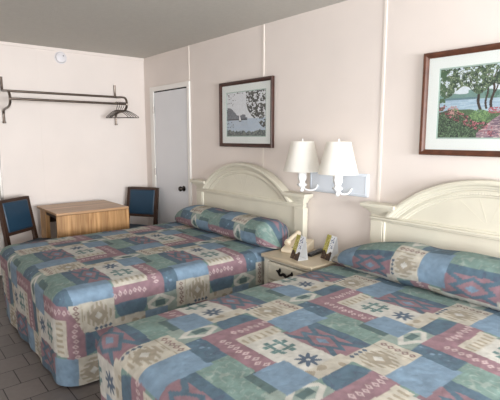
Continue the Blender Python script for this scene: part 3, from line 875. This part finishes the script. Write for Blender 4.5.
def set_chair(c, mid, wdir):
    # local +x maps to wdir, local +y (back) to its left normal; move so the back's top centre is at mid
    ang = math.atan2(wdir[1], wdir[0]); c.rotation_euler = (0, 0, ang)
    off = Matrix.Rotation(ang, 3, 'Z') @ Vector((0,   .20+.43*.18, 0))
    c.location = (mid[0]-off.x, mid[1]-off.y, 0)
set_chair(c1, (1.052, 4.962), (math.sin(math.radians(54)), math.cos(math.radians(54))))
c2 = copy_tree(c1); c2['label'] = 'dark wooden chair with blue vinyl back, right of the oak table by the door'
set_chair(c2, (2.515, 5.03), (math.sin(math.radians(146)), math.cos(math.radians(146))))

# ------------------------------------------------------------------ clothes rail
def smooth(pts, n=6):
    P = [Vector(p) for p in pts]; Q = []
    for i in range(len(P)-1):
        p0, p1, p2, p3 = P[max(i-1, 0)], P[i], P[i+1], P[min(i+2, len(P)-1)]
        for k in range(n):
            t = k/n; Q.append(.5*((2*p1)+(-p0+p2)*t+(2*p0-5*p1+4*p2-p3)*t*t+(-p0+3*p1-3*p2+p3)*t**3))
    return Q+[P[-1]]
cr = thing('clothes_rail', 'steel two-bar clothes rail on the far wall', 'clothes rail', (1.70, YF, 1.85))
XB0, XB1 = 1.093-1.70, 2.312-1.70
for xb in (XB0, XB1):
    pts = [(xb, -.014, .24), (xb, -.014, .13), (xb, -.03, .10), (xb, -.10, .093), (xb, -.22, .085), (xb, -.30, .065), (xb, -.335, .01), (xb, -.315, -.045), (xb, -.24, -.075), (xb, -.12, -.085), (xb, -.04, -.10), (xb, -.014, -.13), (xb, -.014, -.22)]
    mb = MB().tube(smooth(pts), .0125, 10)
    mb.lathe([(.0, -.235), (.016, -.233), (.018, -.225), (.016, -.215), (.0, -.213)], (xb, -.0175, 0), 12)
    mb.build('bracket', M['chrome'], cr)
MB().tube([(XB0, -.06, .098), (XB1, -.06, .098)], .0125, 12).build('bar', M['chrome'], cr)
MB().tube([(XB0, -.333, .0), (XB1, -.333, .0)], .0125, 12).build('bar', M['chrome'], cr)

# hangers on the front bar
def make_hanger():
    t = thing('coat_hanger', '', 'coat hanger', (0, 0, 0))
    r = .0035; hk = []
    for k in range(15):
        a = math.radians(-30+ (230)*k/14); hk.append((.0185*math.cos(a)*1.0, 0, .0185*math.sin(a)))
    hk = hk[::-1]   # from open tip round over the bar
    pts = hk + [(.012, 0, -.03), (.0, 0, -.05), (0, 0, -.075)]
    MB().tube(smooth(pts, 3), r, 7).build('hook', M['hanger'], t)
    body = [(0, 0, -.07), (.05, 0, -.083), (.10, 0, -.108), (.15, 0, -.14), (.16, 0, -.15), (.148, 0, -.156), (0, 0, -.156), (-.148, 0, -.156), (-.16, 0, -.15), (-.15, 0, -.14), (-.10, 0, -.108), (-.05, 0, -.083), (0, 0, -.07)]
    MB().tube(smooth(body, 4), r*1.15, 7).build('frame', M['hanger'], t)
    return t
h0 = make_hanger()
labels = ['leftmost of the coat hangers at the right end of the clothes rail', 'second coat hanger from the left at the right end of the clothes rail', 'middle coat hanger of the bunch at the right end of the clothes rail', 'second coat hanger from the right end of the clothes rail', 'rightmost coat hanger, next to the right bracket of the clothes rail']
for i, (dx, rot) in enumerate(((-.125, 66), (-.10, 62), (-.075, 58), (-.051, 52), (-.028, 46))):
    h = h0 if i == 0 else copy_tree(h0)
    h.location = (1.70+XB1+dx, YF-.333, 1.85); h.rotation_euler = (0, 0, math.radians(-rot))
    h['label'] = labels[i]; h['group'] = 'wire hangers on the clothes rail'
    for ch in h.children:
        if i == 0: continue

# smoke detector
sd = thing('smoke_detector', 'round white smoke detector high on the far wall', 'smoke detector', (1.705, YF, 2.345))
Tf = Matrix.Rotation(PI/2, 4, 'X')
MB().lathe([(.058, 0), (.060, .004), (.060, .016), (.054, .028), (.040, .034), (.0, .036)], (0, 0, 0), 40, T=Tf).build('cover', M['smoke'], sd, smooth=30)
MB().lathe([(.066, 0), (.066, .006), (.0, .006)], (0, 0, 0), 40, T=Tf).build('base', M['smoke'], sd, smooth=30)
MB().lathe([(.007, .032), (.007, .037), (.0, .038)], (.02, 0, .018), 12, T=Tf).build('test_button', M['grey'], sd)

# ------------------------------------------------------------------ camera
cam = bpy.data.cameras.new('camera'); co = bpy.data.objects.new('camera', cam); COL.objects.link(co)
co.location = (0, 0, 1.48); co.rotation_euler = (math.radians(90-8.03), 0, math.radians(-39.99))
cam.sensor_width = 36; cam.lens = 449.7/500*36; cam.clip_start = .05
S.camera = co

# ------------------------------------------------------------------ light: daylight through the window behind the camera, plus an added side fill
w = bpy.data.worlds.new('sky'); S.world = w; w.use_nodes = True
bg = w.node_tree.nodes['Background']; bg.inputs[0].default_value = (.86, .93, 1., 1); bg.inputs[1].default_value = 1.0
la = bpy.data.lights.new('window_daylight', 'AREA'); la.shape = 'RECTANGLE'; la.size = WX1-WX0-.1; la.size_y = WZ1-WZ0-.1
la.energy = 262; la.spread = math.radians(145); la.color = (.97, .985, 1.)
lo = bpy.data.objects.new('window_daylight', la); COL.objects.link(lo)
lo.location = ((WX0+WX1)/2, YB-.02, (WZ0+WZ1)/2); lo.rotation_euler = (math.radians(90), 0, 0)

l2 = bpy.data.lights.new('side_fill_light', 'AREA'); l2.shape = 'RECTANGLE'; l2.size = V1-V0-.1; l2.size_y = 1.3  # added fill from the left, brightens the headboard wall and lamp shades
l2.energy = 105; l2.color = (.97, .985, 1.)
o2 = bpy.data.objects.new('side_fill_light', l2); COL.objects.link(o2)
o2.location = (XL-.02, (V0+V1)/2, 1.4); o2.rotation_euler = (math.radians(90), 0, math.radians(-90))

S.view_settings.view_transform = 'Standard'; S.view_settings.look = 'None'; S.view_settings.exposure = 0.0; S.view_settings.gamma = 1
S.view_settings.use_curve_mapping = False
S.cycles.use_denoising = True
S.cycles.max_bounces = 10; S.cycles.diffuse_bounces = 6
